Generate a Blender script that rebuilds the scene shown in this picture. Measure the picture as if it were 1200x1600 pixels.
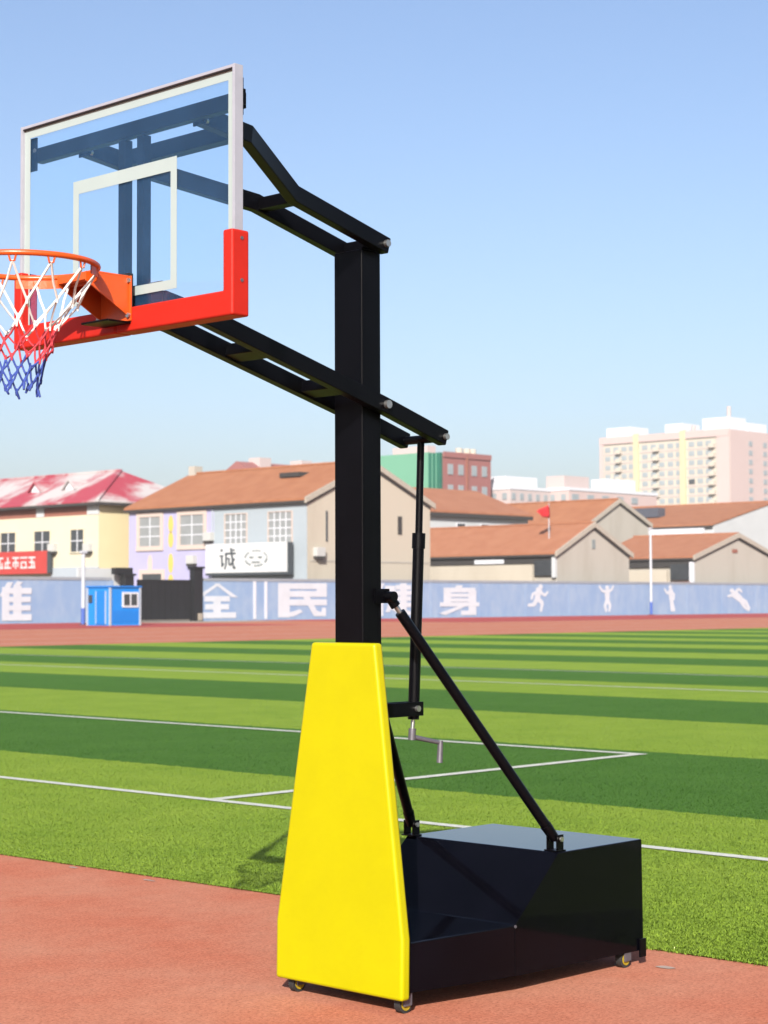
import bpy, bmesh, math, random
import numpy as np
from mathutils import Vector, Matrix
random.seed(7); rng = np.random.default_rng(7)
scene = bpy.context.scene
for o in list(bpy.data.objects): bpy.data.objects.remove(o)
R = math.radians

# ------------------------------------------------------------------ camera
# world frame: hoop post at origin, +x = direction the hoop faces, +y = along the track edge, z up
HEAD, PITCH, ROLL, CAMH = 0.7584, 0.0481, -0.0037, 1.4987
cam_d = bpy.data.cameras.new('camera'); cam = bpy.data.objects.new('camera', cam_d)
scene.collection.objects.link(cam); scene.camera = cam
fw = Vector((-math.cos(HEAD), -math.sin(HEAD), 0)); rt = Vector((-math.sin(HEAD), math.cos(HEAD), 0)); upv = Vector((0, 0, 1))
F = fw*math.cos(PITCH) + upv*math.sin(PITCH); U = upv*math.cos(PITCH) - fw*math.sin(PITCH)
Xc = rt*math.cos(ROLL) + U*math.sin(ROLL); Yc = U*math.cos(ROLL) - rt*math.sin(ROLL); Zc = -F
M4 = Matrix.Identity(4)
for i in range(3): M4[i][0], M4[i][1], M4[i][2] = Xc[i], Yc[i], Zc[i]
M4[0][3], M4[1][3], M4[2][3] = 4.991, 4.915, CAMH
cam.matrix_world = M4
cam_d.sensor_fit = 'VERTICAL'; cam_d.sensor_height = 24; cam_d.sensor_width = 18
cam_d.lens = 2886.9/1600*24; cam_d.clip_start = .1; cam_d.clip_end = 5000
cam_d.dof.use_dof = True; cam_d.dof.focus_distance = 6.7; cam_d.dof.aperture_fstop = 4.6

# ------------------------------------------------------------------ light
SUN_EL = R(29.5); SUN_AZ = math.atan2(1.425, 1.05)          # clockwise from +y
world = bpy.data.worlds.new('World'); scene.world = world; world.use_nodes = True
nt = world.node_tree; nt.nodes.clear()
wo = nt.nodes.new('ShaderNodeOutputWorld'); wb = nt.nodes.new('ShaderNodeBackground'); sk = nt.nodes.new('ShaderNodeTexSky')
sk.sky_type = 'NISHITA'; sk.sun_disc = False; sk.sun_elevation = SUN_EL; sk.sun_rotation = SUN_AZ
sk.altitude = 0; sk.air_density = 1.0; sk.dust_density = 2.7; sk.ozone_density = 2.6
tint = nt.nodes.new('ShaderNodeMix'); tint.data_type = 'RGBA'; tint.blend_type = 'MULTIPLY'; tint.inputs[0].default_value = 1; tint.inputs[7].default_value = (1.03, .988, 1.02, 1)
nt.links.new(sk.outputs[0], tint.inputs[6]); nt.links.new(tint.outputs[2], wb.inputs[0]); nt.links.new(wb.outputs[0], wo.inputs[0]); wb.inputs[1].default_value = 0.084
sd = bpy.data.lights.new('sun', 'SUN'); sd.energy = 5.0; sd.angle = R(.53); sd.color = (1, .955, .89)
so = bpy.data.objects.new('sun', sd); scene.collection.objects.link(so)
sv = Vector((math.sin(SUN_AZ)*math.cos(SUN_EL), math.cos(SUN_AZ)*math.cos(SUN_EL), math.sin(SUN_EL)))
so.rotation_euler = sv.to_track_quat('Z', 'Y').to_euler(); so.location = sv*60
vs = scene.view_settings; vs.view_transform = 'Standard'; vs.look = 'None'; vs.gamma = 1; vs.exposure = 1.12; vs.use_curve_mapping = False

# ------------------------------------------------------------------ materials
def lin(r, g, b, k=.66):
    """sRGB of the sunlit surface in the picture -> base colour (k takes the sunlight out)"""
    f = lambda c: (c/255/12.92) if c/255 <= .04045 else ((c/255+.055)/1.055)**2.4
    return (f(r)*k, f(g)*k, f(b)*k)
def nn(nt, t, **k):
    n = nt.nodes.new(t)
    for a, v in k.items(): setattr(n, a, v)
    return n
AF = .645
def mat(name, col, rough=.6, var=.12, scale=3., bump=0., bscale=60., metal=0., spec=.5, coat=0., stretch=(1, 1, 1), col2=None, c2=(.45, .65), coat_rough=.1):
    m = bpy.data.materials.new(name); m.use_nodes = True; nt = m.node_tree; b = nt.nodes['Principled BSDF']
    b.inputs['Roughness'].default_value = rough; b.inputs['Metallic'].default_value = metal
    b.inputs['Specular IOR Level'].default_value = spec; b.inputs['Coat Weight'].default_value = coat; b.inputs['Coat Roughness'].default_value = coat_rough
    tc = nn(nt, 'ShaderNodeTexCoord'); mp = nn(nt, 'ShaderNodeMapping'); mp.inputs['Scale'].default_value = stretch
    nt.links.new(tc.outputs['Object'], mp.inputs[0])
    nz = nn(nt, 'ShaderNodeTexNoise'); nz.inputs['Scale'].default_value = scale; nz.inputs['Detail'].default_value = 6; nz.inputs['Roughness'].default_value = .65
    nt.links.new(mp.outputs[0], nz.inputs['Vector'])
    rp = nn(nt, 'ShaderNodeValToRGB'); e = rp.color_ramp.elements
    c = [x*AF for x in col]; col2 = None if col2 is None else [x*AF for x in col2]
    if col2 is None:
        e[0].position, e[1].position = .3, .7
        e[0].color = (*[x*(1-var) for x in c], 1); e[1].color = (*[min(1, x*(1+var)) for x in c], 1)
    else:
        e[0].position, e[1].position = c2; e[0].color = (*c, 1); e[1].color = (*col2, 1)
    nt.links.new(nz.outputs['Fac'], rp.inputs[0]); nt.links.new(rp.outputs[0], b.inputs['Base Color'])
    if bump:
        n2 = nn(nt, 'ShaderNodeTexNoise'); n2.inputs['Scale'].default_value = bscale; n2.inputs['Detail'].default_value = 4
        nt.links.new(tc.outputs['Object'], n2.inputs['Vector'])
        bp = nn(nt, 'ShaderNodeBump'); bp.inputs['Strength'].default_value = bump; bp.inputs['Distance'].default_value = .02
        nt.links.new(n2.outputs['Fac'], bp.inputs['Height']); nt.links.new(bp.outputs[0], b.inputs['Normal'])
    return m
M = {}
M['black'] = mat('black_paint', (.0016, .0016, .0026), .36, .3, 8, .03, 180, spec=.10)
M['black_gloss'] = mat('black_gloss_paint', (.0022, .0022, .004), .07, .3, 5, 0, 4, spec=.09)
M['yellow'] = mat('yellow_vinyl', (.440, .398, .0004), .38, .05, 3.5, .12, 3.2, spec=.18)
M['alu'] = mat('aluminium', (.50, .50, .555), .4, .05, 20, metal=.35)
M['red_pad'] = mat('red_rubber', (.48, .017, .008), .5, .06, 15, .05, 40, spec=.2)
M['orange'] = mat('orange_enamel', (.66, .088, .007), .34, .07, 25, .04, 90)
M['white_print'] = mat('white_print', (.37, .435, .42), .5, .03, 5)
M['steel'] = mat('zinc_steel', (.6, .6, .58), .3, .15, 60, metal=.9)
M['grey_steel'] = mat('grey_steel', (.16, .15, .17), .45, .15, 60, metal=.5)
M['net_white'] = mat('white_cord', (.78, .76, .72), .8, .1, 90)
M['net_red'] = mat('red_cord', (.50, .03, .045), .8, .2, 90)
M['net_blue'] = mat('blue_cord', (.022, .055, .30), .8, .25, 90)
M['rubber'] = mat('dark_rubber', (.02, .02, .02), .7, .2, 50)
M['hub'] = mat('yellow_hub', (.38, .27, .012), .5, .2, 60)
M['gasket'] = mat('gasket', (.01, .01, .012), .6)
M['line'] = mat('white_turf_line', (.56, .57, .50), .9, .18, 14, .2, 90)
M['wall_blue'] = mat('wall_blue', lin(146, 174, 212, .76), .85, .09, 1.1, col2=lin(168, 189, 216, .76), c2=(.4, .7), stretch=(1, 1, .45))
M['wall_cap'] = mat('wall_cap', lin(172, 178, 186), .9, .1, .8)
M['wall_white'] = mat('white_wall_paint', lin(232, 234, 240, .78), .85, .04, 2)
M['char_white'] = mat('faded_white_paint', lin(226, 230, 238, .74), .85, .06, 1.2)
M['off_white'] = mat('off_white_wall', lin(210, 213, 214, .8), .85, .05, .4)
M['gate'] = mat('black_gate', (.008, .008, .009), .5, .3, 2)
M['booth'] = mat('booth_blue', lin(12, 142, 236, .8), .45, .05, 3)
M['booth_dk'] = mat('booth_panel_blue', lin(8, 130, 224, .8), .45, .05, 3)
M['pale_trim'] = mat('pale_trim', lin(200, 210, 220), .6, .04, 3)
M['pole_white'] = mat('pole_white', lin(222, 228, 236), .5, .04, 3)
M['pole_blue'] = mat('pole_blue', lin(70, 110, 205), .5, .05, 3)
M['lilac'] = mat('lilac_wall', lin(200, 196, 236), .9, .04, .35)
M['grey_wall'] = mat('grey_blue_wall', lin(188, 200, 208), .9, .05, .35)
M['beige'] = mat('beige_render', lin(206, 196, 178, .78), .9, .07, .4, col2=lin(194, 184, 166, .78), c2=(.45, .75), stretch=(1, 1, .22))
M['greige'] = mat('grey_render', lin(194, 188, 176, .78), .9, .06, .45, col2=lin(182, 175, 162, .78), c2=(.45, .75), stretch=(1, 1, .22))
M['cream'] = mat('cream_wall', lin(246, 236, 206), .9, .03, .4)
M['ochre'] = mat('pale_yellow_wall', lin(238, 222, 176, .78), .9, .04, .4)
M['brick_band'] = mat('brick_band', lin(170, 105, 85), .9, .1, 2)
def roofmat(name, c, c2):
    m = mat(name, c, .85, .1, .6, col2=c2, c2=(.35, .7)); nt = m.node_tree; b = nt.nodes['Principled BSDF']
    tc = nn(nt, 'ShaderNodeTexCoord'); w = nn(nt, 'ShaderNodeTexWave'); w.inputs['Scale'].default_value = 1.1; w.bands_direction = 'Y'; w.inputs['Distortion'].default_value = .4
    nt.links.new(tc.outputs['Object'], w.inputs[0])
    bp = nn(nt, 'ShaderNodeBump'); bp.inputs['Strength'].default_value = .5; bp.inputs['Distance'].default_value = .12
    nt.links.new(w.outputs['Fac'], bp.inputs['Height']); nt.links.new(bp.outputs[0], b.inputs['Normal'])
    return m
M['roof'] = roofmat('terracotta_roof', lin(186, 116, 72), lin(202, 134, 90))
M['roof2'] = roofmat('terracotta_roof_pale', lin(190, 120, 80), lin(204, 137, 98))
M['roof_red'] = mat('flaking_red_roof', lin(196, 66, 86), .8, .1, .2, stretch=(.5, 1.0, .5), col2=lin(222, 214, 212), c2=(.45, .57))
M['eave'] = mat('dark_eave', (.03, .026, .024), .9)  # also used for strips that stand in for overhang shade
M['verge'] = mat('verge_stone', lin(202, 192, 176), .9)
M['glass_dk'] = mat('window_glass', (.05, .055, .06), .15, .2, 1)
M['glass_gr'] = mat('grey_glazing', lin(168, 172, 172), .35, .1, .8)
M['glass_bl'] = mat('blue_glazing', lin(180, 190, 194), .4, .12, .3)
M['surround'] = mat('peach_surround', lin(232, 212, 200), .9, .03)
M['orn'] = mat('yellow_ornament', lin(240, 214, 110), .9, .03)
M['ac'] = mat('ac_white', lin(222, 222, 218), .6, .03)
M['sign_red'] = mat('sign_red', lin(214, 70, 62), .6, .06, 1)
M['sign_white'] = mat('sign_white', lin(240, 242, 242), .6, .02)
M['ink'] = mat('ink', lin(70, 78, 84), .8, .1)
M['ink_pale'] = mat('ink_pale', lin(150, 160, 160), .8, .1)
M['flag'] = mat('flag_red', (.6, .01, .015), .8, .1)
M['pink'] = mat('pink_render', lin(230, 204, 198, .66), .9, .03, .05)
M['pale_pink'] = mat('pale_pink_render', lin(226, 208, 204, .66), .9, .03, .05)
M['cream_block'] = mat('cream_render', lin(232, 221, 203, .64), .9, .03, .05)
M['yellow_strip'] = mat('yellow_strip', lin(240, 224, 180), .9, .05, .2)
M['green_panel'] = mat('green_cladding', lin(126, 192, 158), .6, .06, .1)
M['green_glass'] = mat('green_glazing', lin(40, 120, 96), .25, .2, .2)
M['brickred'] = mat('red_brick', lin(178, 112, 106), .9, .05, .1)
M['concrete'] = mat('pale_concrete', lin(190, 178, 160), .9, .08, .8)
M['solar'] = mat('solar_heater', lin(96, 100, 112), .4, .1)

# glass of the backboard: clear sheet with a slight gloss and a faint dusty veil, its blue standing in for reflected sky
def glassmat():
    m = bpy.data.materials.new('backboard_glass'); m.use_nodes = True; nt = m.node_tree; nt.nodes.clear()
    o = nn(nt, 'ShaderNodeOutputMaterial'); t = nn(nt, 'ShaderNodeBsdfTransparent'); t.inputs[0].default_value = (.95, .975, .985, 1)
    g = nn(nt, 'ShaderNodeBsdfGlossy'); g.inputs['Roughness'].default_value = .03
    df = nn(nt, 'ShaderNodeBsdfDiffuse'); df.inputs[0].default_value = (.15, .40, .85, 1)
    m1 = nn(nt, 'ShaderNodeMixShader'); m1.inputs[0].default_value = .05
    nt.links.new(t.outputs[0], m1.inputs[1]); nt.links.new(df.outputs[0], m1.inputs[2])
    tcg = nn(nt, 'ShaderNodeTexCoord'); gn = nn(nt, 'ShaderNodeTexNoise'); gn.inputs['Scale'].default_value = 3.5; gn.inputs['Detail'].default_value = 7
    nt.links.new(tcg.outputs['Object'], gn.inputs['Vector']); mr = nn(nt, 'ShaderNodeMapRange'); mr.inputs[1].default_value = .3; mr.inputs[2].default_value = .75; mr.inputs[3].default_value = .022; mr.inputs[4].default_value = .045
    nt.links.new(gn.outputs['Fac'], mr.inputs[0]); nt.links.new(mr.outputs[0], m1.inputs[0])
    m2 = nn(nt, 'ShaderNodeMixShader'); m2.inputs[0].default_value = .03; nt.links.new(m1.outputs[0], m2.inputs[1]); nt.links.new(g.outputs[0], m2.inputs[2])
    nt.links.new(m2.outputs[0], o.inputs[0]); return m
M['glass'] = glassmat()

# rubber running track: granules, bleached and worn patches
def trackmat():
    m = bpy.data.materials.new('running_track_rubber'); m.use_nodes = True; nt = m.node_tree; b = nt.nodes['Principled BSDF']; b.inputs['Roughness'].default_value = .95; b.inputs['Specular IOR Level'].default_value = .06
    tc = nn(nt, 'ShaderNodeTexCoord')
    def noise(s, det=6, ro=.6):
        n = nn(nt, 'ShaderNodeTexNoise'); n.inputs['Scale'].default_value = s; n.inputs['Detail'].default_value = det; n.inputs['Roughness'].default_value = ro
        nt.links.new(tc.outputs['Object'], n.inputs['Vector']); return n
    big = noise(1.1, 8, .62); fine = noise(70, 3, .8); mid = noise(14, 5, .7)
    r1 = nn(nt, 'ShaderNodeValToRGB'); e = r1.color_ramp.elements; e[0].position, e[1].position = .36, .68
    e[0].color = (.338, .112, .065, 1); e[1].color = (.352, .154, .098, 1)
    nt.links.new(big.outputs['Fac'], r1.inputs[0])
    r2 = nn(nt, 'ShaderNodeValToRGB'); e = r2.color_ramp.elements; e[0].position, e[1].position = .3, .72
    e[0].color = (.52, .5, .5, 1); e[1].color = (1.36, 1.40, 1.42, 1)
    nt.links.new(fine.outputs['Fac'], r2.inputs[0])
    r3 = nn(nt, 'ShaderNodeValToRGB'); e = r3.color_ramp.elements; e[0].position, e[1].position = .25, .75
    e[0].color = (.88, .86, .86, 1); e[1].color = (1.1, 1.1, 1.1, 1)
    nt.links.new(mid.outputs['Fac'], r3.inputs[0])
    mx = nn(nt, 'ShaderNodeMix', data_type='RGBA', blend_type='MULTIPLY'); mx.inputs[0].default_value = .75
    nt.links.new(r1.outputs[0], mx.inputs[6]); nt.links.new(r2.outputs[0], mx.inputs[7])
    mx2 = nn(nt, 'ShaderNodeMix', data_type='RGBA', blend_type='MULTIPLY'); mx2.inputs[0].default_value = 1
    nt.links.new(mx.outputs[2], mx2.inputs[6]); nt.links.new(r3.outputs[0], mx2.inputs[7])
    vor = nn(nt, 'ShaderNodeTexVoronoi'); vor.inputs['Scale'].default_value = 42; nt.links.new(tc.outputs['Object'], vor.inputs['Vector'])
    gr = nn(nt, 'ShaderNodeValToRGB'); e = gr.color_ramp.elements; e[0].position, e[1].position = .07, .15; e[0].color = (.45, .42, .42, 1); e[1].color = (1, 1, 1, 1)
    nt.links.new(vor.outputs['Distance'], gr.inputs[0])
    mx3 = nn(nt, 'ShaderNodeMix', data_type='RGBA', blend_type='MULTIPLY'); mx3.inputs[0].default_value = .8
    nt.links.new(mx2.outputs[2], mx3.inputs[6]); nt.links.new(gr.outputs[0], mx3.inputs[7]); nt.links.new(mx3.outputs[2], b.inputs['Base Color'])
    bp = nn(nt, 'ShaderNodeBump'); bp.inputs['Strength'].default_value = .35; bp.inputs['Distance'].default_value = .006
    nt.links.new(fine.outputs['Fac'], bp.inputs['Height']); nt.links.new(bp.outputs[0], b.inputs['Normal'])
    return m
M['track'] = trackmat()
# two-tone artificial turf laid in 4.1 m strips parallel to the goal line
def turfmat(name, blades=False):
    m = bpy.data.materials.new(name); m.use_nodes = True; nt = m.node_tree; b = nt.nodes['Principled BSDF']; b.inputs['Roughness'].default_value = .8; b.inputs['Specular IOR Level'].default_value = .06
    geo = nn(nt, 'ShaderNodeNewGeometry'); sp = nn(nt, 'ShaderNodeSeparateXYZ'); nt.links.new(geo.outputs['Position'], sp.inputs[0])
    wob = nn(nt, 'ShaderNodeTexNoise'); wob.inputs['Scale'].default_value = 9; nt.links.new(geo.outputs['Position'], wob.inputs['Vector'])
    a = nn(nt, 'ShaderNodeMath', operation='MULTIPLY_ADD'); a.inputs[1].default_value = .14; nt.links.new(wob.outputs['Fac'], a.inputs[0]); nt.links.new(sp.outputs[0], a.inputs[2])
    s = nn(nt, 'ShaderNodeMath', operation='ADD'); s.inputs[1].default_value = 10.0; nt.links.new(a.outputs[0], s.inputs[0])
    d = nn(nt, 'ShaderNodeMath', operation='DIVIDE'); d.inputs[1].default_value = 8.24; nt.links.new(s.outputs[0], d.inputs[0])
    f = nn(nt, 'ShaderNodeMath', operation='FRACT'); nt.links.new(d.outputs[0], f.inputs[0])
    g0 = nn(nt, 'ShaderNodeMath', operation='LESS_THAN'); g0.inputs[1].default_value = .5; nt.links.new(f.outputs[0], g0.inputs[0])
    first = nn(nt, 'ShaderNodeMath', operation='LESS_THAN'); first.inputs[1].default_value = -3.; nt.links.new(sp.outputs[0], first.inputs[0])
    g = nn(nt, 'ShaderNodeMath', operation='MULTIPLY'); nt.links.new(g0.outputs[0], g.inputs[0]); nt.links.new(first.outputs[0], g.inputs[1])
    def nz(sc, det=5):
        n = nn(nt, 'ShaderNodeTexNoise'); n.inputs['Scale'].default_value = sc; n.inputs['Detail'].default_value = det; n.inputs['Roughness'].default_value = .7
        nt.links.new(geo.outputs['Position'], n.inputs['Vector']); return n
    n1 = nz(34, 6); n2 = nz(1.3, 5)
    def ramp(c0, c1, src, p=(.32, .7)):
        r = nn(nt, 'ShaderNodeValToRGB'); e = r.color_ramp.elements; e[0].position, e[1].position = p; e[0].color = (*c0, 1); e[1].color = (*c1, 1)
        nt.links.new(src, r.inputs[0]); return r
    sc = lambda c: tuple(x*(.91 if blades else .73) for x in c)
    la = ramp(sc((.190, .298, .028)), sc((.246, .358, .043)), n1.outputs['Fac']); da = ramp(sc((.053, .140, .017)), sc((.079, .182, .027)), n1.outputs['Fac'])
    mx = nn(nt, 'ShaderNodeMix', data_type='RGBA'); nt.links.new(g.outputs[0], mx.inputs[0]); nt.links.new(la.outputs[0], mx.inputs[6]); nt.links.new(da.outputs[0], mx.inputs[7])
    big = ramp((.86, .90, .82), (1.12, 1.07, 1.16), n2.outputs['Fac'])
    mm = nn(nt, 'ShaderNodeMix', data_type='RGBA', blend_type='MULTIPLY'); mm.inputs[0].default_value = 1
    nt.links.new(mx.outputs[2], mm.inputs[6]); nt.links.new(big.outputs[0], mm.inputs[7]); nt.links.new(mm.outputs[2], b.inputs['Base Color'])
    if not blades:
        bp = nn(nt, 'ShaderNodeBump'); bp.inputs['Strength'].default_value = .8; bp.inputs['Distance'].default_value = .03
        n3 = nz(60, 3); nt.links.new(n3.outputs['Fac'], bp.inputs['Height']); nt.links.new(bp.outputs[0], b.inputs['Normal'])
    return m
M['turf'] = turfmat('artificial_turf'); M['blade'] = turfmat('turf_blade', True)

# ------------------------------------------------------------------ mesh helpers
class MB:
    def __init__(s): s.v = []; s.f = []
    def add(s, vs, fs):
        n = len(s.v); s.v += [tuple(v) for v in vs]; s.f += [tuple(i+n for i in f) for f in fs]; return s
    def box(s, x0, x1, y0, y1, z0, z1):
        x0, x1 = sorted((x0, x1)); y0, y1 = sorted((y0, y1)); z0, z1 = sorted((z0, z1))
        return s.add([(x0, y0, z0), (x1, y0, z0), (x1, y1, z0), (x0, y1, z0), (x0, y0, z1), (x1, y0, z1), (x1, y1, z1), (x0, y1, z1)],
                     [(0, 3, 2, 1), (4, 5, 6, 7), (0, 1, 5, 4), (1, 2, 6, 5), (2, 3, 7, 6), (3, 0, 4, 7)])
    def beam(s, pts, w, h, up=(0, 0, 1)):
        """rectangular tube through pts: w across, h along up; mitred at the bends"""
        pts = [Vector(p) for p in pts]; up = Vector(up); rings = []
        for i, p in enumerate(pts):
            if i == 0: t = pts[1]-p
            elif i == len(pts)-1: t = p-pts[i-1]
            else: t = (p-pts[i-1]).normalized() + (pts[i+1]-p).normalized()
            t.normalize(); sd = t.cross(up); sd.normalize(); u = sd.cross(t)
            k = 1
            if 0 < i < len(pts)-1: k = 1/max(.5, t.dot((p-pts[i-1]).normalized()))
            rings.append([p+sd*(a*w/2*k)+u*(b*h/2*k) for a, b in ((-1, -1), (1, -1), (1, 1), (-1, 1))])
        vs = [v for r in rings for v in r]; fs = []
        for i in range(len(rings)-1):
            for j in range(4): fs.append((i*4+j, i*4+(j+1) % 4, i*4+4+(j+1) % 4, i*4+4+j))
        n = len(rings)-1; fs += [(3, 2, 1, 0), tuple(n*4+j for j in range(4))]
        return s.add(vs, fs)
    def tube(s, pts, r, n=8, cap=True):
        pts = [Vector(p) for p in pts]; rings = []; rr = r if isinstance(r, (list, tuple)) else [r]*len(pts)
        t0 = (pts[1]-pts[0]).normalized(); a = Vector((0, 0, 1)) if abs(t0.z) < .9 else Vector((1, 0, 0))
        for i, p in enumerate(pts):
            t = pts[min(i+1, len(pts)-1)]-pts[max(i-1, 0)]; t.normalize()
            sd = t.cross(a); sd.normalize(); u = sd.cross(t)
            rings.append([p+(sd*math.cos(2*math.pi*k/n)+u*math.sin(2*math.pi*k/n))*rr[i] for k in range(n)])
        vs = [v for q in rings for v in q]; fs = []
        for i in range(len(rings)-1):
            for j in range(n): fs.append((i*n+j, i*n+(j+1) % n, (i+1)*n+(j+1) % n, (i+1)*n+j))
        if cap: m = len(rings)-1; fs += [tuple(range(n-1, -1, -1)), tuple(m*n+j for j in range(n))]
        return s.add(vs, fs)
    def prism(s, poly, axis, a, b):
        """extrude polygon (2D, in the two axes other than axis) from a to b"""
        def P(q, t): return {0: (t, q[0], q[1]), 1: (q[0], t, q[1]), 2: (q[0], q[1], t)}[axis]
        n = len(poly); vs = [P(q, a) for q in poly]+[P(q, b) for q in poly]
        return s.add(vs, [tuple(range(n)), tuple(range(2*n-1, n-1, -1))]+[(i, i+n, (i+1) % n+n, (i+1) % n) for i in range(n)])
    def ring(s, c, r0, tr, n=48, m=8):
        vs = []; fs = []
        for i in range(n):
            a = 2*math.pi*i/n
            for j in range(m):
                b = 2*math.pi*j/m; q = r0+tr*math.cos(b); vs.append((c[0]+q*math.cos(a), c[1]+q*math.sin(a), c[2]+tr*math.sin(b)))
        for i in range(n):
            for j in range(m): fs.append((i*m+j, ((i+1) % n)*m+j, ((i+1) % n)*m+(j+1) % m, i*m+(j+1) % m))
        return s.add(vs, fs)
    def build(s, name, m, parent=None, bevel=0, seg=2, smooth=True, loc=None):
        vs = s.v
        if loc is not None: vs = [(v[0]-loc[0], v[1]-loc[1], v[2]-loc[2]) for v in vs]
        me = bpy.data.meshes.new(name); me.from_pydata(vs, [], s.f)
        bm = bmesh.new(); bm.from_mesh(me); bmesh.ops.recalc_face_normals(bm, faces=bm.faces)
        if bevel:
            ed = [e for e in bm.edges if len(e.link_faces) == 2 and e.calc_face_angle(0) > .5]
            bmesh.ops.bevel(bm, geom=ed, offset=bevel, segments=seg, affect='EDGES', profile=.6, clamp_overlap=True)
        bm.to_mesh(me); bm.free()
        if smooth:
            for p in me.polygons: p.use_smooth = True
            me.set_sharp_from_angle(angle=R(38))
        me.materials.append(M[m] if isinstance(m, str) else m)
        o = bpy.data.objects.new(name, me); scene.collection.objects.link(o)
        if bevel and smooth: wn_ = o.modifiers.new('weighted_normals', 'WEIGHTED_NORMAL'); wn_.keep_sharp = True; wn_.weight = 100
        if loc is not None: o.location = loc
        if parent is not None: o.parent = parent
        return o
def tag(o, label=None, cat=None, group=None, kind=None):
    for k, v in (('label', label), ('category', cat), ('group', group), ('kind', kind)):
        if v: o[k] = v
    return o
def empty(name, loc, label, cat, group=None):
    o = bpy.data.objects.new(name, None); o.empty_display_size = .2; scene.collection.objects.link(o); o.location = loc
    return tag(o, label, cat, group)
class Thing:
    """an Empty at the base of a thing; parts are given in world coordinates and parented"""
    def __init__(s, name, loc, label, cat, group=None): s.loc = Vector(loc); s.o = empty(name, loc, label, cat, group)
    def part(s, mb, name, m, bevel=0, parent=None, **k):
        o = mb.build(name, m, None, bevel, **k)
        p = parent or s.o; o.parent = p
        if parent is None: o.location = -s.loc
        return o
def copy_part(o, loc, parent):
    c = o.copy(); scene.collection.objects.link(c); c.parent = parent; c.location = loc; return c

# ------------------------------------------------------------------ ground
def sheet(name, poly, z, m, kind='structure', label=None):
    me = bpy.data.meshes.new(name); me.from_pydata([(x, y, z) for x, y in poly], [], [tuple(range(len(poly)))]); me.update()
    if me.polygons[0].normal.z < 0: me.flip_normals()
    me.materials.append(M[m]); o = bpy.data.objects.new(name, me); scene.collection.objects.link(o); tag(o, label, kind=kind); return o
M['earth'] = mat('bare_earth', lin(150, 135, 115), .95, .15, .2)
sheet('ground', [(-3000, -3000), (3000, -3000), (3000, 3000), (-3000, 3000)], -.012, 'earth', label='bare earth beyond the sports ground')
sheet('running_track', [(-260, -103.7), (60, -103.7), (60, 60), (-260, 60)], 0, 'track', label='salmon red rubber running track')
EDGE = lambda y: -1.62 + (y-.8)*(-.030)
sheet('football_pitch', [(EDGE(40), 40), (EDGE(-47.5), -47.5), (-230, -47.5), (-230, 40)], .006, 'turf', label='two tone striped artificial turf pitch')
ZL = .012
def pitch_line(x0, x1, y0, y1, m='line', name='pitch_line', z=ZL): return sheet(name, [(x0, y0), (x1, y0), (x1, y1), (x0, y1)], z, m)
pitch_line(-4.21, -4.31, -45, 36)                       # goal line
pitch_line(-9.68, -9.80, -45, -5.59)                    # goal area front
pitch_line(-4.31, -9.68, -5.59, -5.71, z=ZL+.001)       # goal area side
pitch_line(-20.9, -21.02, -45, 25)                      # penalty area front
pitch_line(-26.0, -26.1, -45, 36)
M['lane'] = mat('lane_paint', lin(216, 178, 160), .9, .2, .6)
for i, y in enumerate((-50.5, -53.5, -57, -61, -66, -71, -77)):
    pitch_line(-220, -20, y, y-(.14 if i % 2 else .42), 'lane', 'lane_line', .004)
M['red_strip'] = mat('red_strip_rubber', lin(196, 52, 40), .9, .1, .6)
pitch_line(-220, -92.6, -79, -103.4, 'red_strip', 'kerb_strip', .004)
pitch_line(-78, -40, -80, -103.4, 'red_strip', 'kerb_strip', .004)
pitch_line(-92.4, -79.5, -96, -103.5, 'concrete', 'gate_path', .006)
# turf blades: denser near the track edge, thinning with distance
def blades():
    N = 880000
    dep = 7.2*(34/7.2)**(rng.random(N)**1.7); lat = dep*(rng.random(N)-.5)*.60          # fan of ground in view of the photographer
    xs = 4.99+dep*fw.x+lat*rt.x; ys = 4.915+dep*fw.y+lat*rt.y
    keep = xs < EDGE(ys) + .010 + rng.normal(0, .008, N)
    on = ((xs < -4.2) & (xs > -4.32)) | ((xs < -9.67) & (xs > -9.81) & (ys < -5.6)) | ((ys < -5.58) & (ys > -5.72) & (xs < -4.3) & (xs > -9.7))
    keep &= ~(on & (rng.random(N) < .80)); xs, ys = xs[keep], ys[keep]; N = len(xs)
    h = rng.uniform(.004, .0095, N); a = rng.random(N)*math.tau; w = rng.uniform(.0013, .0026, N); la = rng.random(N)*math.tau; lean = rng.uniform(.2, 1.0, N)*h
    co = np.zeros((N, 3, 3)); dx, dy = np.cos(a)*w, np.sin(a)*w
    co[:, 0] = np.stack([xs-dx, ys-dy, np.full(N, .004)], 1); co[:, 1] = np.stack([xs+dx, ys+dy, np.full(N, .004)], 1)
    co[:, 2] = np.stack([xs+np.cos(la)*lean, ys+np.sin(la)*lean, .006+h], 1)
    me = bpy.data.meshes.new('turf_blades'); me.vertices.add(N*3); me.vertices.foreach_set('co', co.ravel())
    me.loops.add(N*3); me.loops.foreach_set('vertex_index', np.arange(N*3)); me.polygons.add(N)
    me.polygons.foreach_set('loop_start', np.arange(N)*3); me.polygons.foreach_set('loop_total', np.full(N, 3)); me.update()
    # soft normals so that the pile shades like a carpet
    nr = np.zeros((N, 3, 3)); nr[..., 2] = 1; nr[..., 0] = (np.cos(la)*.55)[:, None]; nr[..., 1] = (np.sin(la)*.55)[:, None]
    nr /= np.linalg.norm(nr, axis=2, keepdims=True)
    me.normals_split_custom_set(nr.reshape(-1, 3).tolist())
    me.materials.append(M['blade']); o = bpy.data.objects.new('turf_blades', me); scene.collection.objects.link(o)
    tag(o, 'short green plastic turf fibres along the track edge', kind='stuff')
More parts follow.
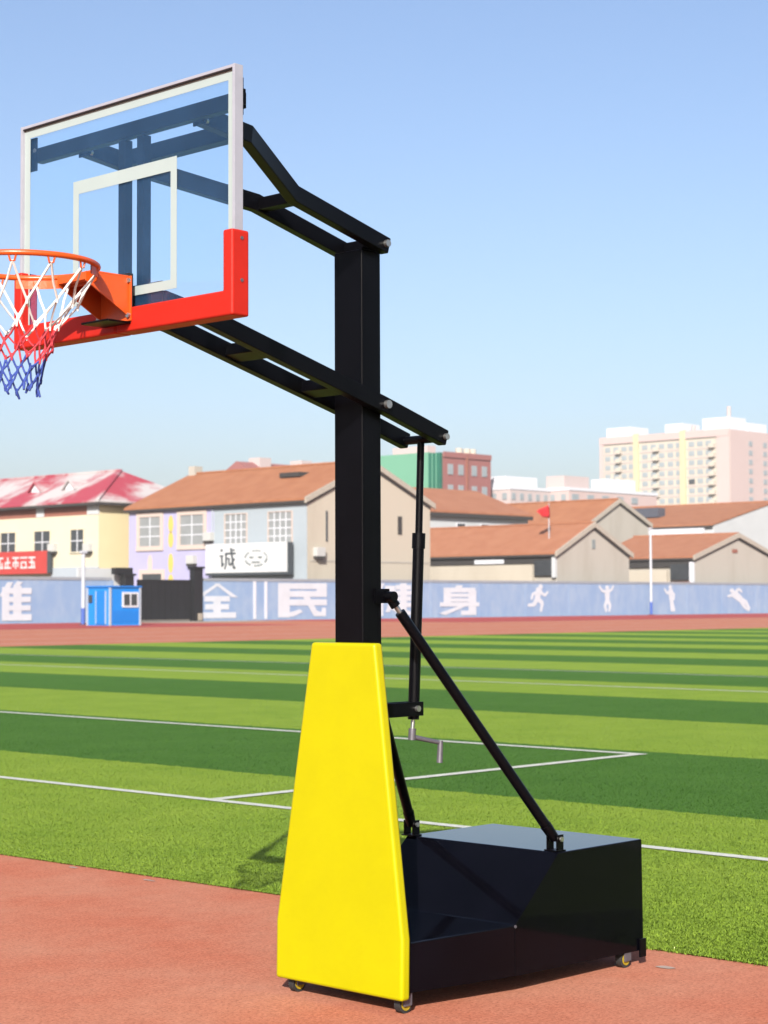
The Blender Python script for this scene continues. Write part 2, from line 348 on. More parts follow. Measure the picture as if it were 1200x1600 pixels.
blades()

# ------------------------------------------------------------------ the hoop
H = Thing('basketball_hoop', (0, 0, 0), 'portable black basketball hoop with glass backboard and yellow padded front', 'basketball hoop')
hp = H.part
# base: low deck at the front, slope, tall ballast box at the rear, slightly wider at the back
def base_mesh():
    prof = [(.015, .075), (.015, .256), (-.487, .267), (-.755, .514), (-1.312, .514), (-1.318, .060), (-.487, .074)]
    hw = [.312, .312, .402, .402, .402, .402, .402]
    mb = MB(); n = len(prof)
    mb.add([(x, -w, z) for (x, z), w in zip(prof, hw)]+[(x, w, z) for (x, z), w in zip(prof, hw)],
           [(0, 1, 2, 6), (2, 3, 4, 5, 6), (6+n, 2+n, 1+n, n), (6+n, 5+n, 4+n, 3+n, 2+n)]+[(i, i+n, (i+1) % n+n, (i+1) % n) for i in range(n)])
    return mb
base = hp(base_mesh(), 'base_box', 'black_gloss', .006)
hp(MB().box(-.4878, -.4862, .401, .4026, .080, .262), 'seam', 'black', parent=base)
hp(MB().tube([(-.487, .4022, .262), (-.487, .4062, .262)], .006, 8), 'rivet', 'grey_steel', parent=base)
hp(MB().box(-1.322, -1.280, .4035, .412, .035, .11), 'rear_bracket', 'black', .003)
# casters
def caster(x, y, front):
    w = hp(MB().tube([(x, y-.014, .034), (x, y+.014, .034)], .034, 20), 'wheel', 'rubber')
    hp(MB().tube([(x, y-.0165, .034), (x, y+.0165, .034)], .024, 16), 'hub', 'hub', parent=w)
    hp(MB().tube([(x, y-.021, .034), (x, y+.021, .034)], .007, 8), 'axle', 'steel', parent=w)
    hp(MB().box(x-.022, x+.022, y-.026, y-.020, .028, .075).box(x-.022, x+.022, y+.020, y+.026, .028, .075).box(x-.024, x+.024, y-.026, y+.026, .070, .0755), 'caster_fork', 'grey_steel', .002, parent=w)
for x, y, fr in ((.005, .278, 1), (.005, -.278, 1), (-1.215, .372, 0), (-1.215, -.372, 0)): caster(x, y, fr)
# post
post = hp(MB().box(-.104, 0, -.0747, .0747, .20, 2.835), 'post', 'black', .007, seg=3)
hp(MB().box(-.098, -.008, -.073, .073, 2.836, 2.842), 'post_cap', 'black', .002)
# front pad with black back panel
def trapz(mb, rows, t):
    """rows: (z, half width, x of front)"""
    pts = []
    for z, w, x in rows: pts += [(x, -w, z), (x, w, z), (x-t, w, z), (x-t, -w, z)]
    fs = []
    for i in range(len(rows)-1):
        for j in range(4): fs.append((i*4+j, i*4+(j+1) % 4, i*4+4+(j+1) % 4, i*4+4+j))
    k = (len(rows)-1)*4
    return mb.add(pts, fs+[(0, 1, 2, 3), (k+3, k+2, k+1, k)])
pad = hp(trapz(MB(), [(.055, .332, .070), (.275, .332, .066), (1.342, .168, .036)], .046), 'front_pad', 'yellow', .015, seg=4)
hp(trapz(MB(), [(.068, .318, .0205), (.275, .318, .0175), (1.30, .100, -.0135)], .012), 'back_panel', 'black', .002)
# upper arms: parallel from the post, spread to the outer ends of the backboard beam
for s in (1, -1):
    a = hp(MB().beam([(-.105, s*.102, 2.852), (.385, s*.102, 2.976), (.80, s*.31, 3.082), (1.012, s*.31, 3.108)], .042, .062), 'upper_arm', 'black', .005)
    hp(MB().tube([(-.083, s*.120, 2.858), (-.083, s*.138, 2.858)], .014, 10), 'bolt', 'steel', parent=a)
    hp(MB().box(1.0125, 1.018, s*.31-.028, s*.31+.028, 3.075, 3.145), 'mount_plate', 'black', .002, parent=a)
    hp(MB().tube([(1.006, s*.31+.022, 3.088), (.996, s*.31+.022, 3.088)], .009, 8), 'bolt', 'steel', parent=a)
hp(MB().box(-.103, -.058, -.081, .081, 2.8425, 2.884), 'pivot_bar', 'black', .004)
hp(MB().beam([(.36, -.082, 2.97), (.36, .082, 2.97)], .055, .045), 'cross_bar', 'black', .004)
hp(MB().beam([(.84, -.292, 3.088), (.84, .292, 3.088)], .05, .058), 'cross_bar', 'black', .004)
# lower arms run through to the lifting jack behind the post
for s in (1, -1):
    a = hp(MB().beam([(-.432, s*.102, 2.137), (-.08, s*.102, 2.243), (.80, s*.102, 2.481), (1.005, s*.102, 2.520)], .042, .062), 'lower_arm', 'black', .005)
    hp(MB().tube([(-.418, s*.1235, 2.141), (-.418, s*.136, 2.141)], .013, 10), 'bolt', 'steel', parent=a)
    hp(MB().tube([(-.083, s*.1235, 2.243), (-.083, s*.139, 2.243)], .016, 12), 'bolt', 'steel', parent=a)
for x, z in ((.51, 2.402), (.13, 2.300)): hp(MB().beam([(x, -.082, z), (x, .082, z)], .075, .045, (-.26, 0, 1)), 'cross_bar', 'black', .004)
hp(MB().tube([(-.41, -.082, 2.137), (-.41, .082, 2.137)], .017, 12), 'jack_pin', 'black')
# lifting jack with crank
jack = hp(MB().tube([(-.395, 0, 1.735), (-.36, 0, 1.035)], .0225, 20), 'jack_tube', 'black')
hp(MB().tube([(-.411, 0, 2.13), (-.395, 0, 1.735)], .0145, 16), 'jack_rod', 'black', parent=jack)
hp(MB().tube([(-.3965, 0, 1.765), (-.3935, 0, 1.705)], .0265, 20), 'jack_collar', 'black', parent=jack)
hp(MB().tube([(-.358, 0, 1.034), (-.352, 0, .985)], .008, 10), 'crank_shaft', 'steel', parent=jack)
hp(MB().tube([(-.3535, 0, 1.0), (-.350, 0, .955)], .015, 12).tube([(-.351, 0, .968), (-.468, .045, .940)], [.0105, .0085], 10).tube([(-.468, .045, .948), (-.462, .045, .862)], [.0105, .0125], 12), 'crank_handle', 'grey_steel', parent=jack)
br = hp(MB().box(-.385, -.0875, -.032, -.0245, 1.05, 1.105).box(-.385, -.0875, .0245, .032, 1.05, 1.105), 'jack_bracket', 'black', .003)
hp(MB().tube([(-.345, .032, 1.079), (-.345, .044, 1.079)], .012, 10), 'bolt', 'steel', parent=br)
# rear struts with end clevises
for s in (1, -1):
    A = Vector((-.120, s*.098, 1.515)); B = Vector((-.792, .357, .560)) if s > 0 else Vector((-.768, -.388, .560)); dr = (B-A).normalized()
    st = hp(MB().tube([A+dr*.075, B-dr*.055], .0205, 16), 'strut', 'black')
    hp(MB().tube([A+dr*.0, A+dr*.08], .010, 10), 'threaded_rod', 'steel', parent=st)
    hp(MB().box(-.135, -.06, s*.0755, s*.086, 1.49, 1.545).tube([A-dr*.012, A+dr*.045], [.017, .020], 12).tube([(-.120, s*.080, 1.515), (-.120, s*.126, 1.515)], .020, 12), 'clevis', 'black', parent=st)
    q = lambda dx0, dx1, dy0, dy1, z0, z1: (B.x+dx0, B.x+dx1, B.y+dy0, B.y+dy1, z0, z1)
    hp(MB().tube([B-dr*.07, B-dr*.0], [.0235, .020], 12).box(*q(-.019, .019, -.028, -.0205, .5145, .578)).box(*q(-.019, .019, .0205, .028, .5145, .578)).box(*q(-.026, .026, -.034, .034, .5142, .5190)).tube([(B.x, B.y-.031, .561), (B.x, B.y+.031, .561)], .012, 10), 'foot_clevis', 'black', parent=st)
    hp(MB().tube([(B.x, B.y+.031, .561), (B.x, B.y+.038, .561)], .010, 8), 'bolt', 'steel', parent=st)

# backboard
XB, W2, ZB, HB = 1.097, .577, 2.417, .796
bb = hp(MB().box(1.076, 1.083, -W2+.012, W2-.012, ZB+.012, ZB+HB-.012), 'backboard', 'glass', smooth=False)
fr = MB(); fw_ = .011
fr.box(1.060, XB, W2-fw_, W2, ZB, ZB+HB).box(1.060, XB, -W2, -W2+fw_, ZB, ZB+HB)
fr.box(1.061, XB-.001, -W2+fw_, W2-fw_, ZB+HB-fw_, ZB+HB-.0005).box(1.061, XB-.001, -W2+fw_, W2-fw_, ZB+.0005, ZB+fw_)
hp(fr, 'frame', 'alu', .002, parent=bb)
hp(MB().box(XB-.012, XB-.004, -W2+fw_+.001, W2-fw_-.001, ZB+HB-fw_-.0035, ZB+HB-fw_-.0005), 'gasket', 'gasket', parent=bb)
bw = .032; x0, x1 = 1.0834, 1.0846
pr = MB(); a, b, c, e = -W2+fw_, W2-fw_, ZB+fw_, ZB+HB-fw_
pr.box(x0, x1, a, b, e-.034, e).box(x0, x1, a, a+bw, c, e-.034).box(x0, x1, b-bw, b, c, e-.034)
hp(pr, 'border_print', 'white_print', parent=bb, smooth=False)
sq = MB(); sw, s0, s1, lw = .279, ZB+.111, ZB+.550, .031
sq.box(x0, x1, -sw, sw, s1-.046, s1).box(x0, x1, -sw, sw, s0, s0+lw).box(x0, x1, -sw, -sw+lw, s0+lw, s1-.046).box(x0, x1, sw-lw, sw, s0+lw, s1-.046)
hp(sq, 'target_square', 'white_print', parent=bb, smooth=False)
for s in (1, -1):
    y = lambda v: s*v
    L = [(y(.0015), ZB-.014), (y(W2+.010), ZB-.014), (y(W2+.010), ZB+.262), (y(W2-.036), ZB+.262), (y(W2-.036), ZB+.068), (y(.0015), ZB+.068)]
    p = hp(MB().prism(L, 0, 1.042, 1.116), 'edge_pad', 'red_pad', .009, seg=3, parent=bb)
    for z in (ZB+.235, ZB+.10): hp(MB().tube([(1.075, s*(W2+.0095), z), (1.075, s*(W2+.0125), z)], .006, 10), 'rivet', 'grey_steel', parent=bb)
# steel behind the glass
bm_ = hp(MB().beam([(1.036, -.548, 3.112), (1.036, .548, 3.112)], .034, .052), 'top_beam', 'black', .003)
for s in (1, -1):
    hp(MB().box(1.0535, 1.0595, s*.552-.020, s*.552+.020, 3.055, 3.175).box(1.044, 1.0535, s*.566, s*.572, 3.09, 3.14), 'end_plate', 'black', parent=bm_)
    hp(MB().tube([(1.0595, s*.54, 3.128), (1.064, s*.54, 3.128)], .008, 8), 'bolt', 'steel', parent=bm_)
    hp(MB().beam([(1.036, s*.050, 2.43), (1.036, s*.050, 3.082)], .036, .034, (1, 0, 0)), 'upright', 'black', .003)
hp(MB().box(1.012, 1.0185, -.125, .125, 2.45, 2.58), 'rear_plate', 'black', .002)
# rim
RC = Vector((1.486, 0, 2.585)); RR = .2335
rim = hp(MB().ring(RC, RR, .0095, 64, 10), 'rim', 'orange')
mt = MB()
mt.box(1.1165, 1.1225, -.088, .088, 2.437, 2.588)                                  # plate against the pad
mt.box(1.1225, 1.268, -.078, .078, 2.583, 2.589)                                    # top
for s in (1, -1): mt.prism([(1.1225, 2.583), (1.300, 2.583), (1.300, 2.552), (1.1225, 2.452)], 1, s*.078, s*.072)
mt.box(1.268, 1.300, -.0715, .0715, 2.556, 2.582)
hp(mt, 'mount_bracket', 'orange', .0015, parent=rim)
hp(MB().box(1.1165, 1.215, -.06, .082, 2.4275, 2.4345), 'lower_plate', 'black', .001, parent=rim)
hp(MB().box(1.0975, 1.1163, -.070, .070, 2.452, 2.600), 'mount_spacer', 'gasket', parent=rim)
for y_, z in ((.066, 2.572), (.066, 2.455), (-.066, 2.572), (-.066, 2.455)):
    hp(MB().tube([(1.1225, y_+math.copysign(.014, y_), z), (1.131, y_+math.copysign(.014, y_), z)], .0085, 8), 'bolt', 'steel', parent=rim)
# steel band under the rear of the ring
bd = MB(); pts = []
for i in range(25):
    t = R(118+i*(124/24)); pts.append((RC.x+RR*math.cos(t), RC.y+RR*math.sin(t)))
for i in range(24):
    (ax, ay), (bx, by) = pts[i], pts[i+1]; k = .985
    q = lambda X, Y, f: (RC.x+(X-RC.x)*f, RC.y+(Y-RC.y)*f)
    a0, a1, b0, b1 = (ax, ay), q(ax, ay, k), (bx, by), q(bx, by, k)
    bd.add([(*a0, 2.548), (*b0, 2.548), (*b1, 2.548), (*a1, 2.548), (*a0, 2.578), (*b0, 2.578), (*b1, 2.578), (*a1, 2.578)], [(0, 1, 2, 3), (4, 7, 6, 5), (0, 4, 5, 1), (3, 2, 6, 7)])
hp(bd, 'rim_band', 'orange', parent=rim, smooth=False)
NH = 12; hk = [R(15+30*i) for i in range(NH)]
for t in hk:
    c, s_ = math.cos(t), math.sin(t); q = lambda r, z, dt=0: (RC.x+r*math.cos(t+dt), r*math.sin(t+dt), RC.z+z)
    hp(MB().tube([q(RR, -.006, -.05), q(RR-.002, -.026, -.028), q(RR-.002, -.026, .028), q(RR, -.006, .05)], .0035, 6), 'net_hook', 'orange', parent=rim)
# net: cords hung from the hooks, knotted in diamonds, white over red over blue
lev = [(-.024, .231, 0), (-.135, .168, .5), (-.205, .126, 0), (-.258, .105, .5), (-.306, .092, 0), (-.352, .083, .5), (-.394, .077, 0)]
cols = ['net_white', 'net_white', 'net_red', 'net_red', 'net_blue', 'net_blue']
K = []
for j, (dz, r, ph) in enumerate(lev):
    row = []
    for i in range(NH):
        t = hk[0]+R(30)*(i+ph)+(0 if j == 0 else random.gauss(0, .05)); rr = r*(1 if j == 0 else 1+random.gauss(0, .05))
        row.append(Vector((RC.x+rr*math.cos(t)+(0.004*j), rr*math.sin(t)-(.0045*j), RC.z+dz+(0 if j == 0 else random.gauss(0, .007)))))
    K.append(row)
nets = {'net_white': MB(), 'net_red': MB(), 'net_blue': MB()}
def cord(mb, a, b, r):
    m = (a+b)/2; out = Vector((m.x-RC.x, m.y, 0)); m = m-out*.035+Vector((0, 0, -.004)); n1 = a*.6+m*.4; n2 = b*.6+m*.4
    mb.tube([a, n1, m, n2, b], r, 6)
for j in range(len(lev)-1):
    ph = lev[j][2]
    for i in range(NH):
        k2 = (i, (i-1) % NH) if ph == 0 else (i, (i+1) % NH)
        for k in k2:
            cord(nets[cols[j]], K[j][i], K[j+1][k], .0033 if j else .0040)
    for i in range(NH):
        p = K[j+1][i]; nets[cols[j]].tube([p+Vector((0, 0, .012)), p, p-Vector((0, 0, .012))], [.0028, .0048, .0028], 6)
for i in range(NH):
    p = K[-1][i]; nets['net_blue'].tube([p, p+Vector((random.gauss(0, .006), random.gauss(0, .006), -.022))], [.0055, .0035], 6)
net = hp(nets['net_white'], 'net', 'net_white')
hp(nets['net_red'], 'red_cord', 'net_red', parent=net); hp(nets['net_blue'], 'blue_cord', 'net_blue', parent=net)

# ------------------------------------------------------------------ perimeter wall with painted slogan and sports figures
WY, WH = -104., 3.32
def strokes(mb, X0, Z0, w, h, S, y):
    """S: polygons in unit square (u to the right as seen from the pitch, v up)"""
    for k, poly in enumerate(S):
        if len(poly) == 2: (u0, v0), (u1, v1) = poly; e = .022; poly = [(u0-e, v0-e), (u1+e, v0-e), (u1+e, v1+e), (u0-e, v1+e)]
        elif len(poly) == 4:
            cu = sum(p[0] for p in poly)/4; cv = sum(p[1] for p in poly)/4; poly = [(cu+(p[0]-cu)*1.12, cv+(p[1]-cv)*1.08) for p in poly]
        mb.prism([(X0-u*w, Z0+v*h) for u, v in poly], 1, y-.0005*k, y+.004+.002*k)
    return mb
r_ = lambda a, b, c, d: [(a, b), (c, d)]
CH = {
 'tui': [r_(.02, .62, .36, .76), r_(.14, .04, .26, 1.0), r_(.02, .04, .14, .14), [(.02, .32), (.36, .46), (.36, .56), (.02, .42)],
         r_(.46, 0, .56, .86), [(.40, .66), (.50, .60), (.64, 1.0), (.54, 1.0)], r_(.68, .0, .80, .9), [(.66, .90), (.76, .90), (.84, 1.02), (.74, 1.04)],
         r_(.56, .72, 1.0, .84), r_(.56, .50, .98, .60), r_(.56, .27, .98, .37), r_(.46, .0, 1.0, .13)],
 'quan': [[(.46, 1.0), (.56, 1.0), (.14, .62), (0, .62)], [(.46, 1.0), (.56, 1.0), (1.0, .62), (.86, .62)], r_(.20, .50, .80, .62), r_(.22, .26, .78, .38), r_(.04, 0, .96, .13), r_(.43, .12, .57, .56)],
 'min': [r_(.0, .0, .20, 1.0), r_(.20, .86, 1.0, 1.0), r_(.82, .62, 1.0, .86), r_(.20, .62, .82, .76), r_(.20, .36, 1.0, .50), [(.2, 0), (.30, .0), (.50, .14), (.44, .22), (.2, .12)], [(.50, .62), (.64, .62), (.80, .18), (.90, .12), (.92, .26), (1.0, .26), (1.0, 0), (.74, 0)]],
 'jian': [[(.14, 1.0), (.28, 1.0), (.10, .56), (0, .56)], r_(.11, 0, .23, .66), r_(.32, .8, .54, .92), [(.44, .8), (.54, .8), (.42, .46), (.32, .46)], [(.32, .12), (.42, .12), (.54, .5), (.44, .5)], [(.34, .3), (.42, .34), (.98, .12), (.98, 0), (.70, 0)],
          r_(.60, .84, .96, .94), r_(.56, .66, 1.0, .76), r_(.60, .48, .96, .58), r_(.58, .28, .98, .38), r_(.72, .16, .84, 1.0)],
 'shen': [[(.42, 1.0), (.58, 1.0), (.52, .88), (.38, .88)], r_(.10, .78, .90, .90), r_(.10, .30, .25, .80), r_(.25, .62, .76, .70), r_(.25, .46, .76, .54), r_(.76, .02, .92, .80), r_(.56, .0, .92, .11), r_(.0, .30, 1.0, .40), [(.58, .34), (.74, .34), (.14, .0), (0, .06)]],
}
def wall_section(x0, x1, label, chars):
    t = Thing('perimeter_wall', ((x0+x1)/2, WY, 0), label, 'wall')
    w = t.part(MB().box(x0, x1, WY-.24, WY, -.05, WH-.22), 'wall_face', 'wall_blue')
    t.part(MB().box(x0, x1, WY-.30, WY+.04, WH-.22, WH), 'coping', 'wall_cap')
    n = int(abs(x1-x0)/6.6)
    for i in range(n+1):
        x = x0+(x1-x0)*i/max(1, n); t.part(MB().box(x-.16, x+.16, WY, WY+.02, 0, WH-.221), 'pilaster', 'wall_blue')
    for a in (() if x0 > -80 else (-94.8, -96.0)): t.part(MB().box(a, a-.28, WY+.001, WY+.03, .1, WH-.23), 'painted_stripe', 'wall_white', smooth=False)
    for nm, X0, Z0, w_, h_, S in chars: t.part(strokes(MB(), X0, Z0, w_, h_, S, WY+.021), nm, 'char_white', smooth=False)
    return t
def figure(kind):
    """sports figures as limbs (capsule-like quads) in a unit square"""
    P = {'run': [((.55, .86), (.45, .52), .16), ((.45, .52), (.70, .34), .11), ((.70, .34), (.62, .04), .08), ((.45, .52), (.30, .28), .11), ((.30, .28), (.02, .26), .08), ((.56, .78), (.82, .62), .07), ((.82, .62), (.96, .76), .06), ((.52, .76), (.24, .68), .07), ((.24, .68), (.18, .48), .06)],
         'throw': [((.50, .80), (.50, .46), .16), ((.50, .46), (.66, .24), .10), ((.66, .24), (.60, .0), .08), ((.50, .46), (.36, .22), .10), ((.36, .22), (.44, .0), .08), ((.52, .76), (.76, .86), .07), ((.76, .86), (.84, 1.0), .06), ((.48, .76), (.22, .80), .07), ((.22, .80), (.06, .98), .06)],
         'stand': [((.50, .82), (.54, .44), .17), ((.54, .44), (.58, .02), .12), ((.56, .44), (.72, .02), .10), ((.48, .78), (.26, .70), .07), ((.26, .70), (.10, .88), .06), ((.54, .76), (.74, .66), .07), ((.74, .66), (.70, .44), .06)],
         'dive': [((.30, .72), (.62, .46), .18), ((.62, .46), (.86, .34), .12), ((.86, .34), (1.0, .06), .08), ((.60, .44), (.80, .12), .10), ((.80, .12), (.98, .0), .07), ((.34, .70), (.04, .60), .07), ((.34, .74), (.52, .92), .07), ((.52, .92), (.66, .80), .06)]}[kind]
    hd = {'run': (.62, .95), 'throw': (.50, .92), 'stand': (.48, .94), 'dive': (.22, .84)}[kind]
    S = []
    for (a, b), (c, d), w in P:
        L = math.hypot(c-a, d-b); w *= 1.8; nx, ny = -(d-b)/L*w/2, (c-a)/L*w/2; ex, ey = (c-a)/L*w*.35, (d-b)/L*w*.35
        S.append([(a+nx, b+ny), (a-ex, b-ey), (a-nx, b-ny), (c-nx*.8, d-ny*.8), (c+ex*.8, d+ey*.8), (c+nx*.8, d+ny*.8)])
    S.append([(hd[0]+.10*math.cos(k*math.tau/8), hd[1]+.10*math.sin(k*math.tau/8)) for k in range(8)])
    return S
wall_section(-55, -80.6, 'pale blue painted wall with one white character left of the blue booth', [('painted_character', -69.0, .26, 4.3, 2.62, CH['tui'])])
wall_section(-89.6, -215, 'long pale blue wall with white slogan and sports figures right of the gate',
    [('painted_character', -88.9, .26, 4.1, 2.6, CH['quan']), ('painted_character', -97.6, .26, 5.3, 2.66, CH['min']), ('painted_character', -108.6, .26, 4.8, 2.7, CH['jian']), ('painted_character', -117.2, .26, 5.1, 2.6, CH['shen']),
     ('painted_figure', -129.4, .4, 3.1, 2.5, figure('run')), ('painted_figure', -140.3, .4, 2.9, 2.5, figure('throw')), ('painted_figure', -151.2, .35, 2.7, 2.6, figure('stand')), ('painted_figure', -163.0, .35, 4.3, 2.5, figure('dive'))])

# gate with posts
g = Thing('entrance_gate', (-86, WY, 0), 'solid black sheet metal gate in the blue wall', 'gate')
lf = g.part(MB().box(-83.2, -88.5, WY-.30, WY-.22, .12, 3.18), 'gate_leaf', 'gate')
for i in range(9): g.part(MB().box(-83.3-i*.64, -83.38-i*.64, WY-.22, WY-.18, .14, 3.16), 'rib', 'gate', parent=lf)
for x, h in ((-82.2, 3.45), (-89.0, 4.05)):
    p = g.part(MB().box(x-.42, x+.42, WY-.50, WY+.10, -.02, h), 'gate_post', 'gate', .02)
    g.part(MB().box(x-.55, x+.55, WY-.62, WY+.22, h, h+.16), 'post_cap', 'gate', .02, parent=p)
g.part(MB().box(-80.9, -82.6, WY-.45, WY+.0, 3.55, 4.05), 'gate_lamp_box', 'gate', .03)
g.part(MB().box(-88.9, -89.3, WY+.101, WY+.2, .05, .6), 'stop_block', 'concrete', .02)

# white low wall beside the booth
lw_ = tag(MB().box(-78.2, -82.2, -104.9, -105.1, 0, 4.0).build('low_wall', 'off_white', loc=(-80, -105, 0)), 'off white wall piece showing above the blue booth', 'wall')

# guard booth
bx0, bx1, by0, by1 = -67.9, -70.3, -88.0, -90.3; BH = 2.42
b_ = Thing('guard_booth', (-69.1, -89, 0), 'small bright blue guard booth with white sliding window beside the gate', 'booth')
b_.part(MB().box(bx0, bx1, by0, by1, .0, BH), 'wall', 'booth')
b_.part(MB().box(bx0+.10, bx1-.10, by0+.10, by1-.10, BH, BH+.10), 'roof', 'booth_dk', .02)
for x, y in ((bx0, by0), (bx1, by0), (bx0, by1)): b_.part(MB().box(x-.06, x+.06, y-.06, y+.06, 0, BH-.001), 'corner_post', 'pale_trim')
wn = b_.part(MB().box(-68.85, -70.15, by0+.002, by0+.06, 1.15, 2.12), 'window', 'wall_white')
for a in (-68.97, -69.55): b_.part(MB().box(a, a-.46, by0+.06, by0+.075, 1.27, 2.0), 'pane', 'glass_dk', parent=wn)
b_.part(MB().box(bx0+.001, bx0+.05, -88.45, -89.35, .1, 2.2), 'door', 'booth_dk'); b_.part(MB().box(bx0+.001, bx0+.06, -89.8, -90.15, 1.45, 1.95), 'pane', 'glass_dk')
b_.part(MB().box(bx0+.001, bx0+.07, -88.38, -88.45, .1, 2.2), 'door_frame', 'pale_trim'); b_.part(MB().box(bx0+.001, bx0+.07, -89.35, -89.42, .1, 2.2), 'door_frame', 'pale_trim')
b_.part(MB().box(-68.1, -70.15, by0+.002, by0+.02, .2, .95), 'lower_panel', 'booth_dk')

# light poles
def pole(x, y, top, blue, label):
    t = Thing('light_pole', (x, y, 0), label, 'pole', 'poles along the far track')
    t.part(MB().tube([(x, y, 0), (x, y, blue)], .14, 12), 'painted_foot', 'pole_blue')
    t.part(MB().tube([(x, y, blue), (x, y, top)], [.13, .11], 12), 'shaft', 'pole_white')
    t.part(MB().box(x-.22, x+.22, y-.14, y+.14, top, top+.16), 'lamp_head', 'pole_white', .02)
    t.part(MB().box(x-.2, x+.2, y-.2, y+.2, 0, .06), 'base_plate', 'grey_steel')
pole(-69.6, -93.0, 4.7, 1.1, 'white pole with blue foot left of the blue booth')
pole(-148.3, -103.4, 8.6, 1.3, 'tall white pole with blue foot in front of the grey gables')

# ------------------------------------------------------------------ houses
def window_px(t, x, y0, y1, z0, z1, glass='glass_gr', sur='wall_white', bars=2, rows=3, face='x', sw=.16):
    """window on a wall facing +x (face x: spans y) or +y (face y: spans x); proud surround, pane, glazing bars"""
    def B(mb, a0, a1, p0, p1, q0, q1):
        return mb.box(x+p0, x+p1, a0, a1, q0, q1) if face == 'x' else mb.box(a0, a1, x+p0, x+p1, q0, q1)
    y0, y1 = sorted((y0, y1)); m = MB()
    B(m, y0-sw, y1+sw, .001, .10, z1, z1+sw); B(m, y0-sw, y1+sw, .001, .14, z0-sw, z0); B(m, y0-sw, y0, .001, .10, z0, z1); B(m, y1, y1+sw, .001, .10, z0, z1)
    w = t.part(m, 'window', sur, smooth=False)
    t.part(B(MB(), y0, y1, .001, .02, z0, z1), 'pane', glass, parent=w, smooth=False)
    if bars:
        m = MB()
        for i in range(1, bars): a = y0+(y1-y0)*i/bars; B(m, a-.045, a+.045, .021, .06, z0, z1)
        for i in range(1, rows): a = z0+(z1-z0)*i/rows; B(m, y0, y1, .022, .055, a-.045, a+.045)
        t.part(m, 'glazing_bars', 'wall_white', parent=w, smooth=False)
    return w
def gable_house(name, label, xf, xb, xr, yg, yf, ze, zr, wall, roofm, front=None, over=.45, th=.22, gable_trim=True, group=None, z_front=None):
    """ridge along y; front facade faces +x at xf, gable end faces +y at yg"""
    t = Thing(name, ((xf+xb)/2, yg, 0), label, 'house', group)
    sl = (zr-ze)/(xf-xr); zb_ = zr-(xr-xb)*sl if False else ze
    body = [(xf, 0), (xf, ze), (xr, zr), (xb, zb_), (xb, 0)]
    t.part(MB().prism(body, 1, yg, yf), 'wall', wall, smooth=False)
    if front:
        for (a, b, m) in front: t.part(MB().box(xf+.001, xf+.06, a, b, 0, ze-.25), 'front_wall', m, smooth=False)
    for sgn, xe in ((1, xf), (-1, xb)):
        s = (zr-zb_)/(abs(xe-xr)); xo = xe+sgn*over; zo = (ze if sgn > 0 else zb_)-s*over
        rp = [(xr, zr+.02), (xo, zo+.02), (xo, zo+th), (xr, zr+th+.02)]
        t.part(MB().prism(rp, 1, yg+.12, yf-.3), 'roof_slope', roofm, smooth=False)
        if sgn > 0: t.part(MB().box(xo-.06, xo+.02, yg+.1, yf-.28, zo-.20, zo+.015), 'eave_board', 'eave')
        if gable_trim:
            t.part(MB().prism([(xr, zr-.22), (xo, zo-.22), (xo, zo+th+.05), (xr, zr+th+.07)], 1, yg+.125, yg+.30), 'verge', 'verge', smooth=False)
            t.part(MB().prism([(xr, zr-.45), (xe+sgn*.02, (ze if sgn > 0 else zb_)-.45), (xe+sgn*.02, (ze if sgn > 0 else zb_)-.24), (xr, zr-.235)], 1, yg+.002, yg+.10), 'verge_shade_strip', 'eave', smooth=False)  # dark strip drawn on the gable in place of the verge's shadow
    t.part(MB().box(xr-.18, xr+.18, yg+.13, yf-.3, zr+th-.02, zr+th+.14), 'ridge_cap', roofm)
    return t
def ac_unit(t, face, x, y, z):
    m = MB().box(x-.02, x+.5, y-.5, y+.5, z, z+.75) if face == 'x' else MB().box(x-.5, x+.5, y-.02, y+.5, z, z+.75)
    o = t.part(m, 'air_conditioner', 'ac', .03)
    m = MB().box(x, x+.5, y-.45, y+.45, z-.22, z-.01) if face == 'x' else MB().box(x-.45, x+.45, y, y+.5, z-.22, z-.01)
    t.part(m, 'bracket', 'eave', parent=o)
# lilac and grey long house
XL = -103.72
t = gable_house('long_house', 'two storey house, lilac and grey front, orange tiled roof behind the gate', XL, -119.2, -111.4, -107, -130.8, 10.2, 13.55, 'beige', 'roof',
                front=[(-118.83, -130.8, 'lilac'), (-107.02, -118.83, 'grey_wall')])
for a, b in ((-129.2, -126.2), (-123.4, -120.2)): window_px(t, XL+.06, a, b, 6.6, 9.3, sur='surround', sw=.42)
for a, b in ((-117.3, -114.5), (-111.7, -108.8)): window_px(t, XL+.06, a, b, 6.4, 9.15, sur='surround', sw=.08, bars=4, rows=4)
window_px(t, XL+.06, -128.8, -126.0, 2.9, 4.05, 'glass_dk', 'surround', 0, 0, sw=.42)
for i, (y, z, hh) in enumerate(((-124.75, 8.55, .8), (-124.75, 7.15, .75), (-124.75, 5.0, .9), (-124.75, 3.4, .6), (-127.7, 4.95, .9))):
    m = MB().prism([(y+.36*math.cos(k*math.tau/14), z+hh*math.sin(k*math.tau/14)) for k in range(14)], 0, XL+.061, XL+.085); t.part(m, 'painted_ornament', 'orn' if i < 4 else 'surround', smooth=False)
ac_unit(t, 'x', XL+.06, -121.6, 4.9); ac_unit(t, 'x', XL+.06, -119.3, 6.9); ac_unit(t, 'y', -104.9, -107, 5.3)
t.part(MB().box(XL+.06, XL+.18, -118.9, -119.05, .3, 10.0), 'drainpipe', 'pale_trim')
t.part(MB().box(-114.9, -115.4, -106.998, -106.93, 7.4, 9.0), 'vent_slot', 'eave')
t.part(MB().box(-105.9, -106.05, -106.998, -106.9, 6.6, 9.2), 'gable_pipe', 'ink')
